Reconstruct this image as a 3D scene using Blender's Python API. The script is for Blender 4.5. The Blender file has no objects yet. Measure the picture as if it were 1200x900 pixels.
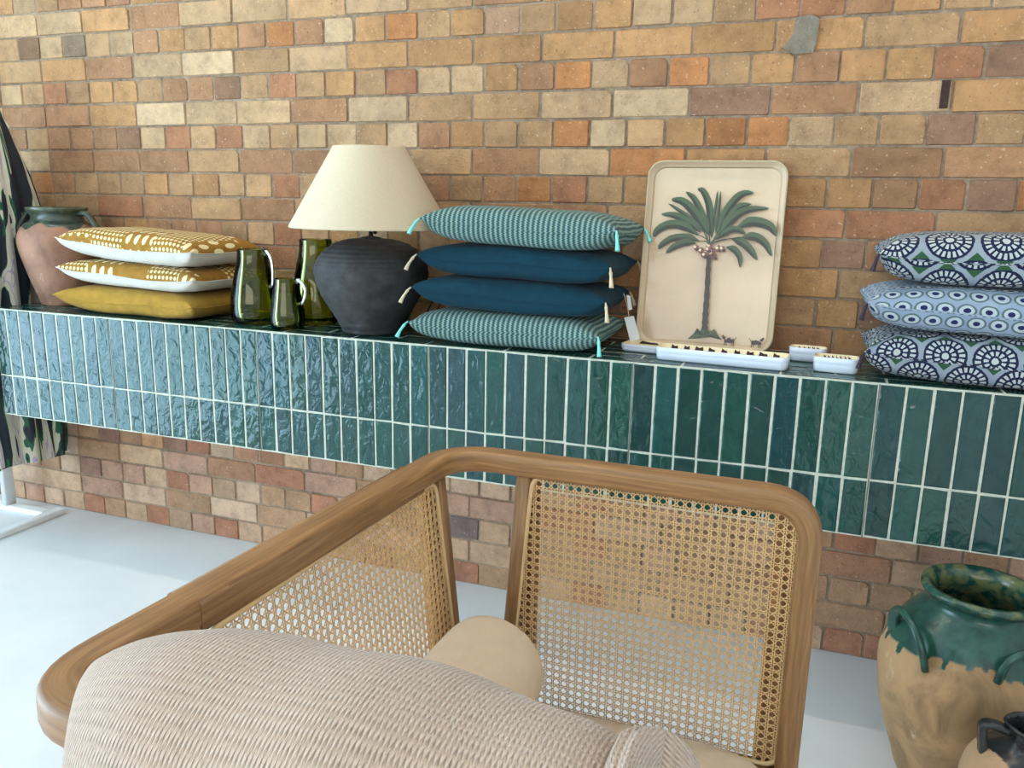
import bpy, math, random
from mathutils import Vector, Matrix
random.seed(7)
S = bpy.context.scene
COL = S.collection
PI = math.pi
def R(d): return math.radians(d)

# ------------------------------------------------------------------ camera
CAM_H, CAM_D = 1.2591, 2.36
yaw, pitch, roll, FPX = 0.3519, 0.2176, 0.0194, 960.955
cam = bpy.data.cameras.new('camera'); co = bpy.data.objects.new('camera', cam); COL.objects.link(co)
fw = Vector((-math.sin(yaw)*math.cos(pitch), math.cos(yaw)*math.cos(pitch), -math.sin(pitch)))
rt = Vector((math.cos(yaw), math.sin(yaw), 0)); up = rt.cross(fw)
r2 = rt*math.cos(roll)+up*math.sin(roll); u2 = -rt*math.sin(roll)+up*math.cos(roll)
mw = Matrix(((r2.x, u2.x, -fw.x, 0), (r2.y, u2.y, -fw.y, -CAM_D), (r2.z, u2.z, -fw.z, CAM_H), (0, 0, 0, 1)))
co.matrix_world = mw
cam.sensor_width = 36; cam.sensor_fit = 'HORIZONTAL'; cam.lens = FPX/1200*36; cam.clip_start = .02
S.camera = co

# ------------------------------------------------------------------ light
WIN_L = 225      # daylight through the shopfront on the left
FILL_F = 74      # added warm fill from behind the viewer, set in a made-up window
CEIL = 26        # warm wall-washing strip on the ceiling
SUN = 31
S.view_settings.view_transform = 'Standard'; S.view_settings.look = 'None'
S.view_settings.exposure = 0.0; S.view_settings.gamma = 1; S.view_settings.use_curve_mapping = False
w = bpy.data.worlds.new('sky'); S.world = w; w.use_nodes = True
w.node_tree.nodes['Background'].inputs[0].default_value = (.75, .87, 1, 1)
w.node_tree.nodes['Background'].inputs[1].default_value = 1.2
def area(name, loc, direction, sx, sy, power, color, spread=PI):
    l = bpy.data.lights.new(name, 'AREA'); l.shape = 'RECTANGLE'; l.size = sx; l.size_y = sy
    l.energy = power; l.color = color; l.spread = spread
    o = bpy.data.objects.new(name, l); COL.objects.link(o); o.location = loc
    o.rotation_euler = Vector(direction).to_track_quat('-Z', 'Y').to_euler()
    return o
area('left_shopfront_daylight', (-4.66, -3.08, 1.45), (1, 0, 0), 3.2, 2.7, WIN_L, (.52, .78, 1))
area('front_fill_light', (-.3, -6.42, 2.05), (0, 1, 0), 4.3, 1.5, FILL_F, (1, .92, .85))  # general fill lamp, added to brighten the room from behind
area('ceiling_strip_light', (-.8, -.45, 3.2), (0, 0.03, -1), 5.4, .06, CEIL, (1, .88, .74))
sl = bpy.data.lights.new('sun', 'SUN'); sl.energy = SUN; sl.angle = R(.6); sl.color = (.50, .80, 1)
so = bpy.data.objects.new('sun', sl); COL.objects.link(so)
so.rotation_euler = Vector((.50, .05, -.86)).to_track_quat('-Z', 'Y').to_euler()

# ------------------------------------------------------------------ node helpers
def mat(name):
    m = bpy.data.materials.new(name); m.use_nodes = True
    return m, m.node_tree, m.node_tree.nodes['Principled BSDF']
class X:
    """tiny expression wrapper round shader math nodes"""
    def __init__(s, nt, sock): s.nt, s.s = nt, sock
    def op(s, o, b=None, c=None):
        n = s.nt.nodes.new('ShaderNodeMath'); n.operation = o
        for i, v in enumerate((s, b, c)):
            if v is None: continue
            if isinstance(v, X): s.nt.links.new(v.s, n.inputs[i])
            else: n.inputs[i].default_value = v
        return X(s.nt, n.outputs[0])
    def __add__(s, b): return s.op('ADD', b)
    def __sub__(s, b): return s.op('SUBTRACT', b)
    def __mul__(s, b): return s.op('MULTIPLY', b)
    def __truediv__(s, b): return s.op('DIVIDE', b)
    def lt(s, b): return s.op('LESS_THAN', b)
    def gt(s, b): return s.op('GREATER_THAN', b)
    def fract(s): return s.op('FRACT')
    def floor(s): return s.op('FLOOR')
    def abs(s): return s.op('ABSOLUTE')
    def sin(s): return s.op('SINE')
    def mx(s, b): return s.op('MAXIMUM', b)
    def mn(s, b): return s.op('MINIMUM', b)
def uvxy(nt, src='UV'):
    t = nt.nodes.new('ShaderNodeTexCoord'); sp = nt.nodes.new('ShaderNodeSeparateXYZ')
    nt.links.new(t.outputs[src], sp.inputs[0])
    return X(nt, sp.outputs[0]), X(nt, sp.outputs[1]), X(nt, sp.outputs[2]), t.outputs[src]
def noise(nt, vec, scale, detail=3, rough=.5, mul=None, dist=0):
    if mul is not None:
        mp = nt.nodes.new('ShaderNodeMapping'); mp.inputs['Scale'].default_value = mul
        nt.links.new(vec, mp.inputs[0]); vec = mp.outputs[0]
    n = nt.nodes.new('ShaderNodeTexNoise'); n.inputs['Scale'].default_value = scale
    n.inputs['Detail'].default_value = detail; n.inputs['Roughness'].default_value = rough
    n.inputs['Distortion'].default_value = dist
    nt.links.new(vec, n.inputs['Vector'])
    return X(nt, n.outputs['Fac'])
def ramp(nt, fac, stops, interp='LINEAR'):
    r = nt.nodes.new('ShaderNodeValToRGB'); r.color_ramp.interpolation = interp
    el = r.color_ramp.elements
    while len(el) < len(stops): el.new(.5)
    for e, (p, c) in zip(el, stops): e.position = p; e.color = (*c, 1)
    nt.links.new(fac.s, r.inputs[0]); return r.outputs[0]
def mix(nt, fac, a, b, mode='MIX'):
    n = nt.nodes.new('ShaderNodeMix'); n.data_type = 'RGBA'; n.blend_type = mode
    if isinstance(fac, X): nt.links.new(fac.s, n.inputs[0])
    else: n.inputs[0].default_value = fac
    for v, i in ((a, 6), (b, 7)):
        if isinstance(v, tuple): n.inputs[i].default_value = (*v, 1)
        else: nt.links.new(v, n.inputs[i])
    return n.outputs[2]
def bump(nt, bs, h, strength=.3, dist=.002):
    b = nt.nodes.new('ShaderNodeBump'); b.inputs['Strength'].default_value = strength
    b.inputs['Distance'].default_value = dist
    nt.links.new(h.s, b.inputs['Height']); nt.links.new(b.outputs[0], bs.inputs['Normal'])
def setc(nt, bs, c):
    if isinstance(c, tuple): bs.inputs['Base Color'].default_value = (*c, 1)
    else: nt.links.new(c, bs.inputs['Base Color'])
def srgb(r, g, b):
    f = lambda c: c/12.92 if c <= .04045 else ((c+.055)/1.055)**2.4
    return (f(r/255), f(g/255), f(b/255))
def plain(name, c, rough=.6, metal=0, nscale=None, namp=.15, bmp=None, spec=.5):
    m, nt, bs = mat(name)
    bs.inputs['Roughness'].default_value = rough; bs.inputs['Metallic'].default_value = metal
    bs.inputs['Specular IOR Level'].default_value = spec
    if nscale:
        _, _, _, v = uvxy(nt, 'Object'); n = noise(nt, v, nscale, 5, .6)
        d = tuple(x*(1-namp*2) for x in c); l = tuple(min(1, x*(1+namp)) for x in c)
        setc(nt, bs, ramp(nt, n, [(.3, d), (.7, l)]))
        if bmp: bump(nt, bs, n, bmp, .003)
    else: setc(nt, bs, c)
    return m

# ------------------------------------------------------------------ materials
def attr(nt, name):
    a = nt.nodes.new('ShaderNodeAttribute'); a.attribute_name = name; return a
def m_brick():
    m, nt, bs = mat('brick'); _, _, _, v = uvxy(nt, 'Object'); a = attr(nt, 'tone')
    n1 = noise(nt, v, 19, 6, .68); n2 = noise(nt, v, 95, 4, .7)
    c = mix(nt, 1.0, a.outputs['Color'], ramp(nt, n1, [(.3, (.72, .70, .69)), (.5, (1, 1, 1)), (.72, (1.2, 1.17, 1.12))]), 'MULTIPLY')
    n3 = noise(nt, v, 170, 2, .5)
    c = mix(nt, (n3-.66).op('MULTIPLY', 8).mn(.8).mx(0), c, (.09, .055, .035))
    n4 = noise(nt, v, 120, 1, .5, (1, 1, 1.1))
    c = mix(nt, (n4-.70).op('MULTIPLY', 7).mn(.4).mx(0), c, (.72, .60, .44))
    setc(nt, bs, c); bs.inputs['Roughness'].default_value = .88; bs.inputs['Specular IOR Level'].default_value = .25
    bump(nt, bs, n2+n1*1.5, .8, .005); return m
def m_mortar():
    m, nt, bs = mat('mortar'); _, _, _, v = uvxy(nt, 'Object')
    n = noise(nt, v, 45, 4, .7); n2 = noise(nt, v, 4, 2)
    setc(nt, bs, ramp(nt, n*.6+n2*.4, [(.35, srgb(104, 86, 70)), (.62, srgb(164, 142, 118))]))
    bs.inputs['Roughness'].default_value = .95; bump(nt, bs, n, .6, .004); return m
def m_tile():
    m, nt, bs = mat('green_glazed_tile'); x, y, z, v = uvxy(nt, 'Object'); a = attr(nt, 'tone')
    n = noise(nt, v, 30, 3, .6)
    setc(nt, bs, mix(nt, 1.0, a.outputs['Color'], ramp(nt, n, [(.3, (.8, .82, .84)), (.7, (1.12, 1.1, 1.08))]), 'MULTIPLY'))
    bs.inputs['Roughness'].default_value = .07; bs.inputs['IOR'].default_value = 1.46
    wv = noise(nt, v, 34, 2, .5, (1, 1, .75), .6)
    bump(nt, bs, wv, .55, .009); return m
def m_wood():
    m, nt, bs = mat('oak'); _, _, _, v = uvxy(nt)
    g = noise(nt, v, 1, 6, .65, (7, 160, 1), .6); g2 = noise(nt, v, 1, 3, .55, (2.2, 26, 1), 1.6)
    ring = ((g2*9).sin()+1)*.5
    c = ramp(nt, ring*.32+g*.5+g2*.25, [(.28, srgb(118, 82, 50)), (.45, srgb(156, 114, 72)), (.6, srgb(180, 136, 90)), (.78, srgb(202, 162, 112))])
    setc(nt, bs, c); bs.inputs['Roughness'].default_value = .45; bump(nt, bs, g, .12, .001); return m
def m_floor():
    m, nt, bs = mat('painted_concrete'); _, _, _, v = uvxy(nt, 'Object')
    n = noise(nt, v, 3, 5, .6); n2 = noise(nt, v, 40, 3)
    setc(nt, bs, ramp(nt, n, [(.3, (.69, .70, .70)), (.7, (.78, .78, .77))]))
    bs.inputs['Roughness'].default_value = .42; bump(nt, bs, n+n2*.2, .08, .004); return m
def m_cloth(name, fn, rough=.9, sheen=.04, weave=900):
    m, nt, bs = mat(name); x, y, z, v = uvxy(nt)
    c = fn(nt, x, y, v); setc(nt, bs, c); bs.inputs['Roughness'].default_value = rough
    bs.inputs['Sheen Weight'].default_value = sheen; bs.inputs['Specular IOR Level'].default_value = .2
    h = (x*weave).sin()+(y*weave).sin(); n = noise(nt, v, 60, 3)
    bump(nt, bs, h*.3+n, .25, .0012); return m
def tex_solid(c, amp=.2):
    def f(nt, x, y, v):
        n = noise(nt, v, 25, 4, .6)
        return ramp(nt, n, [(.3, tuple(k*(1-amp) for k in c)), (.7, tuple(min(1, k*(1+amp)) for k in c))])
    return f
def tex_woven(nt, x, y, v):
    zig = ((y*160).fract()-.5).abs()*.55
    s = ((x*72+zig).fract()-.5).abs()*2
    n = noise(nt, v, 140, 3, .7)
    return ramp(nt, s*.8+n*.4-.1, [(.22, srgb(46, 76, 80)), (.5, srgb(78, 108, 106)), (.82, srgb(142, 162, 146))])
def tex_dots(nt, x, y, v):
    base = ramp(nt, noise(nt, v, 30, 3), [(.3, srgb(138, 98, 34)), (.7, srgb(160, 116, 46))])
    # rows of small dots, broken into bands, and one band of big ovals
    def dots(px, py, r, ax):
        row = (y/py).floor(); fx = (x/px+row*.5).fract()-.5; fy = (y/py).fract()-.5
        return (fx*fx*ax+fy*fy).lt(r*r)
    cell = ((x*7.5).floor()*3.7+(y*9.0).floor()*5.3).sin()
    d1 = dots(.017, .019, .32, 1)*cell.gt(.1)
    d2 = dots(.036, .056, .36, 1.7)*cell.lt(-.2)
    d3 = d1
    return mix(nt, d1.mx(d2).mx(d3), base, srgb(226, 210, 160))
def medallion(pitch, ring_n, off=0.0, green=True):
    def f(nt, x, y, v):
        X_, Y_ = x/pitch+off, y/(pitch*.86)+.35
        row = Y_.floor(); fx = (X_+row*.5).fract()-.5; fy = (Y_.fract()-.5)*.86
        r = (fx*fx+fy*fy).op('SQRT'); ang = fy.op('ARCTAN2', fx)
        nz = noise(nt, v, 90, 2); r = r+(nz-.5)*.05
        navy, pale, grn = srgb(30, 35, 62), srgb(182, 186, 182), srgb(50, 84, 56)
        bg = mix(nt, noise(nt, v, 9, 2), srgb(112, 124, 142), srgb(168, 174, 174))
        dia = (fx.abs()-.5).abs()+(fy.abs()-.43).abs()
        c = bg
        if green:
            c = mix(nt, dia.lt(.16), c, grn)
        pet = ((ang*(ring_n/(2*PI))).fract()-.5).abs().lt(.29)
        pet2 = ((ang*(ring_n*.55/(2*PI))).fract()-.5).abs().lt(.29)
        c = mix(nt, r.lt(.45), c, navy)
        ring1 = r.lt(.395)*r.gt(.28)*pet
        ring2 = r.lt(.225)*r.gt(.125)*pet2
        c = mix(nt, ring1.mx(ring2).mx(r.lt(.075)), c, pale)
        return c
    return f
def tex_ovals(nt, x, y, v):
    p = .043
    X_, Y_ = x/p, y/(p*.8)
    row = Y_.floor(); nz = noise(nt, v, 60, 2)
    fx = (X_+row*.5).fract()-.5; fy = Y_.fract()-.5
    r = ((fx*fx+fy*fy*1.2).op('SQRT'))+(nz-.5)*.1
    bg = mix(nt, noise(nt, v, 8, 3), srgb(112, 130, 158), srgb(164, 176, 188))
    c = mix(nt, r.lt(.46), bg, srgb(92, 106, 108)); c = mix(nt, r.lt(.35), c, srgb(176, 186, 190))
    return mix(nt, r.lt(.17), c, srgb(36, 42, 84))
def m_glass():
    m, nt, bs = mat('green_glass'); out = nt.nodes['Material Output']
    tr = nt.nodes.new('ShaderNodeBsdfTransparent'); tr.inputs[0].default_value = (.70, .74, .30, 1)
    gl = nt.nodes.new('ShaderNodeBsdfGlossy'); gl.inputs['Roughness'].default_value = .03
    fr = nt.nodes.new('ShaderNodeFresnel'); fr.inputs[0].default_value = 1.5
    mx_ = nt.nodes.new('ShaderNodeMixShader')
    nt.links.new(fr.outputs[0], mx_.inputs[0]); nt.links.new(tr.outputs[0], mx_.inputs[1]); nt.links.new(gl.outputs[0], mx_.inputs[2])
    nt.links.new(mx_.outputs[0], out.inputs[0]); return m
def m_pot(name, clay1, clay2, gl1, gl2):
    m, nt, bs = mat(name); _, _, _, v = uvxy(nt, 'Object'); a = attr(nt, 'tone')
    sp = nt.nodes.new('ShaderNodeSeparateColor'); nt.links.new(a.outputs['Color'], sp.inputs[0])
    g = X(nt, sp.outputs[0]); worn = X(nt, sp.outputs[1])
    n = noise(nt, v, 9, 5, .6, None, .8); n2 = noise(nt, v, 40, 3)
    clay = ramp(nt, n, [(.3, clay2), (.55, clay1), (.78, tuple(min(1, c*1.2) for c in clay1))])
    clay = mix(nt, (noise(nt, v, 26, 4, .7, (1, 1, .35))-.64).op('MULTIPLY', 7).mn(.7).mx(0), clay, srgb(214, 196, 160))
    gz = ramp(nt, n2*.5+n*.5, [(.35, gl2), (.62, gl1)])
    gz = mix(nt, worn*((n2-.42)*6).mx(0).mn(1)*.7, gz, srgb(112, 112, 66))
    setc(nt, bs, mix(nt, g, clay, gz))
    rr = nt.nodes.new('ShaderNodeMapRange'); nt.links.new(g.s, rr.inputs[0])
    rr.inputs[3].default_value = .75; rr.inputs[4].default_value = .22
    nt.links.new(rr.outputs[0], bs.inputs['Roughness']); bump(nt, bs, n2+n, .25, .004); return m
def m_garment(seed):
    m, nt, bs = mat('printed_silk'); x, y, z, v = uvxy(nt)
    n = noise(nt, v, 1, 2, .5, (24+seed, 2.6, 1), 1.2); n2 = noise(nt, v, 1, 1, .5, (13, 2+seed*.3, 1), .8)
    cream, navy, green, lilac = srgb(206, 202, 182), srgb(24, 34, 46), srgb(26, 92, 62), srgb(172, 156, 186)
    c = ramp(nt, n, [(0, navy), (.44, green), (.475, cream), (.575, lilac), (.60, cream), (.68, navy)], 'CONSTANT')
    c = mix(nt, n2.gt(.64), c, navy)
    setc(nt, bs, c); bs.inputs['Roughness'].default_value = .6; return m
def m_knit():
    m, nt, bs = mat('knitted_wool'); x, y, z, v = uvxy(nt)
    st = ((y*235).fract()-.5).abs()          # wales
    row = (x*210+st*1.6).fract(); hh = (row-.5).abs()*2
    h = (st*2)*.8+hh*.4
    n = noise(nt, v, 420, 3, .7); n2 = noise(nt, v, 14, 3)
    f = h*.32+n*.6+n2*.15
    setc(nt, bs, ramp(nt, f, [(.3, srgb(136, 110, 90)), (.55, srgb(192, 164, 142)), (.85, srgb(226, 204, 188))]))
    bs.inputs['Roughness'].default_value = .95; bs.inputs['Sheen Weight'].default_value = .5
    bs.inputs['Specular IOR Level'].default_value = .1
    bump(nt, bs, h+n*.8, .8, .0022); return m

MB_ = {}
BRICK, MORTAR, TILE, WOOD, FLOOR = m_brick(), m_mortar(), m_tile(), m_wood(), m_floor()
GROUT = plain('grout', srgb(196, 196, 178), .9, nscale=60, namp=.1)
DGROUT = plain('dark_grout', srgb(96, 104, 94), .9)
WHITE = plain('white_paint', srgb(226, 226, 222), .6, nscale=4, namp=.02)
WMETAL = plain('white_powder_coat', srgb(236, 238, 236), .35)
CANE = plain('cane', srgb(228, 186, 132), .55, nscale=120, namp=.12)
BEAD = plain('cane_bead', srgb(222, 186, 136), .5)
BEIGE = m_cloth('beige_linen', tex_solid(srgb(216, 190, 160), .06), weave=1500)
TEAL = m_cloth('teal_linen', tex_solid(srgb(6, 50, 64), .12), .85)
WOVEN = m_cloth('teal_woven_stripe', tex_woven)
DOTS = m_cloth('mustard_dot_print', tex_dots)
LINEN = m_cloth('white_linen', tex_solid(srgb(196, 188, 176), .06))
MUST = m_cloth('mustard_cotton', tex_solid(srgb(160, 122, 46)))
MEDA = m_cloth('blue_medallion_print', medallion(.108, 22, .2))
MEDB = m_cloth('blue_medallion_print_close', medallion(.098, 20, .6))
OVAL = m_cloth('blue_oval_print', tex_ovals)
TURQ = plain('turquoise_thread', srgb(128, 214, 204), .9)
ECRU = plain('ecru_thread', srgb(206, 190, 160), .9)
NAVYT = plain('navy_thread', srgb(52, 40, 50), .9)
GLASS = m_glass()
BLACKC = plain('black_earthenware', srgb(52, 50, 50), .72, nscale=26, namp=.35, bmp=.35)
BLACKM = plain('black_metal', (.015, .015, .015), .4)
SHADE = plain('linen_shade', srgb(206, 187, 158), .9, nscale=160, namp=.03)
ENAMEL = plain('cream_lacquer', srgb(218, 192, 160), .16, nscale=7, namp=.05)
RIM = plain('tray_rim_lacquer', srgb(190, 170, 138), .2)
PGREEN, PDARK, PTRUNK, PFRUIT = (plain('print_green', srgb(66, 88, 58), .3), plain('print_dark', srgb(30, 42, 32), .3),
                                 plain('print_bark', srgb(50, 42, 36), .3, nscale=200, namp=.3), plain('print_fruit', srgb(122, 72, 66), .3))
DISHW = plain('white_enamel', srgb(216, 222, 232), .22)
DISHC = plain('cream_enamel', srgb(238, 220, 178), .25)
DISHP = plain('brown_print', srgb(52, 32, 34), .3)
PAPER = plain('white_card', srgb(226, 226, 224), .7)
KNIT = m_knit()
POT = m_pot('green_glazed_clay', srgb(178, 140, 98), srgb(128, 100, 68), srgb(44, 88, 74), srgb(20, 54, 48))
URN = m_pot('terracotta', srgb(160, 116, 92), srgb(116, 84, 68), srgb(70, 82, 72), srgb(40, 52, 46))
JUG = m_pot('black_glazed_clay', srgb(190, 156, 120), srgb(160, 126, 92), srgb(60, 60, 60), srgb(24, 22, 26))

# ------------------------------------------------------------------ mesh builder
class MB:
    def __init__(s, o=(0, 0, 0)): s.v, s.f, s.uv, s.mi, s.sm, s.col, s.o = [], [], [], [], [], {}, Vector(o)
    def face(s, idx, uv=None, mi=0, sm=True, col=None):
        s.f.append(tuple(idx)); s.uv.append(uv or [(0, 0)]*len(idx)); s.mi.append(mi); s.sm.append(sm)
        if col is not None: s.col[len(s.f)-1] = col
    def pt(s, p): s.v.append(tuple(Vector(p)-s.o)); return len(s.v)-1
    def box(s, a, b, mi=0, col=None, bev=0, uvs=1):
        a, b = [min(p, q) for p, q in zip(a, b)], [max(p, q) for p, q in zip(a, b)]
        if bev:
            loops = []
            for z, k in ((a[2], bev), (a[2]+bev, 0), (b[2]-bev, 0), (b[2], bev)):
                k2 = bev*.0
                x0, x1, y0, y1 = a[0]+k, b[0]-k, a[1]+k, b[1]-k
                c = bev*.6
                loops.append([s.pt(p) for p in ((x0+c, y0, z), (x1-c, y0, z), (x1, y0+c, z), (x1, y1-c, z), (x1-c, y1, z), (x0+c, y1, z), (x0, y1-c, z), (x0, y0+c, z))])
            for l0, l1 in zip(loops, loops[1:]):
                for i in range(8):
                    q = (l0[i], l0[(i+1) % 8], l1[(i+1) % 8], l1[i]); s.face(q, s._buv(q, uvs), mi, False, col)
            q = loops[0][::-1]; s.face(q, s._buv(q, uvs), mi, False, col); q = loops[-1]; s.face(q, s._buv(q, uvs), mi, False, col)
            return
        c = [s.pt((x, y, z)) for z in (a[2], b[2]) for y in (a[1], b[1]) for x in (a[0], b[0])]
        for q in ((0, 2, 3, 1), (4, 5, 7, 6), (0, 1, 5, 4), (2, 6, 7, 3), (0, 4, 6, 2), (1, 3, 7, 5)):
            q = [c[i] for i in q]; s.face(q, s._buv(q, uvs), mi, False, col)
    def _buv(s, q, k):
        P = [Vector(s.v[i]) for i in q]; n = (P[1]-P[0]).cross(P[2]-P[0])
        ax = max(range(3), key=lambda i: abs(n[i]))
        span = [max(p[i] for p in P)-min(p[i] for p in P) for i in range(3)]
        o = [i for i in range(3) if i != ax]
        o.sort(key=lambda i: -span[i])
        return [(p[o[0]]*k, p[o[1]]*k) for p in P]
    def grid(s, rows, closed_u=False, closed_v=False, uv=None, mi=0, col=None, flip=False, sm=True):
        """rows[j][i] points"""
        n, m = len(rows), len(rows[0]); ids = [[s.pt(p) for p in r] for r in rows]
        for j in range(n if closed_v else n-1):
            for i in range(m if closed_u else m-1):
                j2, i2 = (j+1) % n, (i+1) % m
                q = [ids[j][i], ids[j][i2], ids[j2][i2], ids[j2][i]]
                if uv: t = [uv(i, j), uv(i+1, j), uv(i+1, j+1), uv(i, j+1)]
                else: t = None
                cc = [col(i, j), col(i2, j), col(i2, j2), col(i, j2)] if col else None
                if flip: q.reverse(); t and t.reverse(); cc and cc.reverse()
                s.face(q, t, mi(i, j) if callable(mi) else mi, sm, cc)
        return ids
    def sweep(s, path, sec, up=(0, 0, 1), closed=False, cap=True, mi=0, scale=None, sm=True):
        path = [Vector(p) for p in path]; n = len(path); rows = []; L = 0; ls = []; N = None
        per = [0]
        for k in range(len(sec)):
            a, b = sec[k], sec[(k+1) % len(sec)]; per.append(per[-1]+math.hypot(b[0]-a[0], b[1]-a[1]))
        for k in range(n):
            if closed: t = path[(k+1) % n]-path[k-1]
            else: t = path[min(k+1, n-1)]-path[max(k-1, 0)]
            t.normalize()
            if N is None: N = Vector(up); N = (N-t*N.dot(t)).normalized()
            else:
                N = (N-t*N.dot(t)).normalized()
            B = t.cross(N)
            sc = scale(k/(n-1)) if scale else 1
            rows.append([path[k]+B*(a*sc)+N*(b*sc) for a, b in sec])
            if k: L += (path[k]-path[k-1]).length
            ls.append(L)
        ls.append(L+(path[0]-path[-1]).length)
        ids = s.grid(rows, True, closed, lambda i, j: (ls[j], per[i]), mi, sm=sm)
        if cap and not closed:
            s.face(ids[0][::-1], [(a, b) for a, b in sec][::-1], mi, False); s.face(ids[-1], [(a, b) for a, b in sec], mi, False)
    def lathe(s, prof, c=(0, 0, 0), n=48, mi=0, col=None, wob=None, capb=True, capt=False, uvs=1):
        """prof list of (r,z); col(ang,j,z)"""
        rows = []; 
        for (r, z) in prof:
            rows.append([(c[0]+(r+(wob(2*PI*i/n, z) if wob else 0))*math.cos(2*PI*i/n), c[1]+(r+(wob(2*PI*i/n, z) if wob else 0))*math.sin(2*PI*i/n), c[2]+z) for i in range(n)])
        L = [0]
        for a, b in zip(prof, prof[1:]): L.append(L[-1]+math.hypot(b[0]-a[0], b[1]-a[1]))
        ids = s.grid(rows, True, False, lambda i, j: (i/n*uvs, L[j]), mi, (lambda i, j: col(2*PI*i/n, j, prof[j][1])) if col else None)
        if capb: s.face(ids[0][::-1], None, mi, False, [col(0, 0, 0)]*n if col else None)
        if capt: s.face(ids[-1], None, mi, False, [col(0, len(prof)-1, 0)]*n if col else None)
    def build(s, name, mats, parent=None, loc=None):
        me = bpy.data.meshes.new(name); me.from_pydata(s.v, [], s.f)
        for m in (mats if isinstance(mats, (list, tuple)) else [mats]): me.materials.append(m)
        ul = me.uv_layers.new(name='UVMap'); k = 0
        flat = [c for f in s.uv for q in f for c in q]; ul.data.foreach_set('uv', flat)
        me.polygons.foreach_set('material_index', s.mi); me.polygons.foreach_set('use_smooth', s.sm)
        if s.col:
            ca = me.color_attributes.new('tone', 'FLOAT_COLOR', 'CORNER'); buf = []
            for fi, f in enumerate(s.f):
                c = s.col.get(fi, (0, 0, 0))
                if c and isinstance(c[0], (tuple, list)):
                    for q in c: buf += [*q, 1]
                else:
                    for _ in f: buf += [*c, 1]
            ca.data.foreach_set('color', buf)
        me.update(); o = bpy.data.objects.new(name, me); COL.objects.link(o)
        if parent: o.parent = parent
        elif s.o.length > 0 or loc: o.location = loc or s.o
        return o
def tag(o, label=None, cat=None, group=None, kind=None):
    for k, v in (('label', label), ('category', cat), ('group', group), ('kind', kind)):
        if v: o[k] = v
    return o
def thing(name, loc, label, cat, group=None, rz=0):
    o = bpy.data.objects.new(name, None); COL.objects.link(o); o.location = loc; o.rotation_euler.z = rz
    o.empty_display_size = .05
    return tag(o, label, cat, group)
def rrect(w_, h_, r, n=4):
    p = []
    for cx, cy, a0 in ((w_/2-r, h_/2-r, 0), (-w_/2+r, h_/2-r, 90), (-w_/2+r, -h_/2+r, 180), (w_/2-r, -h_/2+r, 270)):
        for k in range(n+1): a = R(a0+90*k/n); p.append((cx+r*math.cos(a), cy+r*math.sin(a)))
    return p
def circ(r, n=10): return [(r*math.cos(2*PI*k/n), r*math.sin(2*PI*k/n)) for k in range(n)]
def fillet(pts, rad, n=8, closed=False):
    P = [Vector(p) for p in pts]; out = []
    for i, p in enumerate(P):
        r = rad[i] if isinstance(rad, (list, tuple)) else rad
        if (not closed and i in (0, len(P)-1)) or r == 0: out.append(p); continue
        a, b = P[i-1], P[(i+1) % len(P)]; u, v_ = (a-p).normalized(), (b-p).normalized()
        th = u.angle(v_); d = min(r/math.tan(th/2), (a-p).length*.49, (b-p).length*.49)
        p0, p1 = p+u*d, p+v_*d
        for k in range(n+1):
            t = k/n; out.append(p0*(1-t)**2+p*2*t*(1-t)+p1*t*t)
    return out
def spline(pts, n=8):
    P = [Vector(p) for p in pts]; P = [P[0]*2-P[1]]+P+[P[-1]*2-P[-2]]; out = []
    for i in range(1, len(P)-2):
        for k in range(n):
            t = k/n; a, b, c, d = P[i-1:i+3]
            out.append(.5*((2*b)+(c-a)*t+(2*a-5*b+4*c-d)*t*t+(3*b-a-3*c+d)*t**3))
    out.append(P[-2]); return out
def interp(tab, x):
    if x <= tab[0][0]: return tab[0][1]
    for (a, p), (b, q) in zip(tab, tab[1:]):
        if x <= b: return p+(q-p)*(x-a)/(b-a)
    return tab[-1][1]
def smooth_prof(pts, n=6):
    return [(p.x, p.y) for p in spline([(a, b, 0) for a, b in pts], n)]

# ------------------------------------------------------------------ the room
D, HT, HM, HB = .367, .877, .6445, .5036      # ledge depth, top, tile joint, underside
XL, XR, YF, ZC = -4.7, 1.9, -6.5, 3.3
b = MB(); b.box((XL-.3, YF-.3, -.1), (XR+.3, .25, 0)); tag(b.build('floor', FLOOR), kind='structure')
b = MB(); b.box((XL-.3, YF-.3, ZC), (XR+.3, .25, ZC+.1)); tag(b.build('ceiling', WHITE), kind='structure')
b = MB(); b.box((XR, YF-.1, 0), (XR+.12, .2, ZC)); tag(b.build('wall_right', WHITE), kind='structure')
b = MB()                                        # left shopfront wall with a tall opening
b.box((XL-.12, -1.45, 0), (XL, .2, ZC)); b.box((XL-.12, YF-.1, 0), (XL, -4.70, ZC)); b.box((XL-.12, -4.70, 2.85), (XL, -1.45, ZC))
tag(b.build('wall_left', WHITE), kind='structure')
b = MB()
b.box((XL-.1, YF-.12, 0), (-2.5, YF, ZC)); b.box((3.3-.1, YF-.12, 0), (XR+.2, YF, ZC)) if XR > 3.3 else None
b.box((-2.5, YF-.12, 0), (XR+.1, YF, 1.25)); b.box((-2.5, YF-.12, 2.85), (XR+.1, YF, ZC))  # wall opening made up for the fill lamp
tag(b.build('wall_front', WHITE), kind='structure')
b = MB()
for y in (-4.70, -3.60, -2.55, -1.5): b.box((XL-.09, y, 0), (XL-.03, y+.05, 2.85))
for z in (0, 2.80): b.box((XL-.09, -4.70, z), (XL-.03, -1.45, z+.05))
tag(b.build('window_1', WMETAL), kind='structure')
b = MB()
for x in (-2.5, -1.05, .4, XR-.06): b.box((x, YF-.09, 1.25), (x+.05, YF-.03, 2.85))
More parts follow.
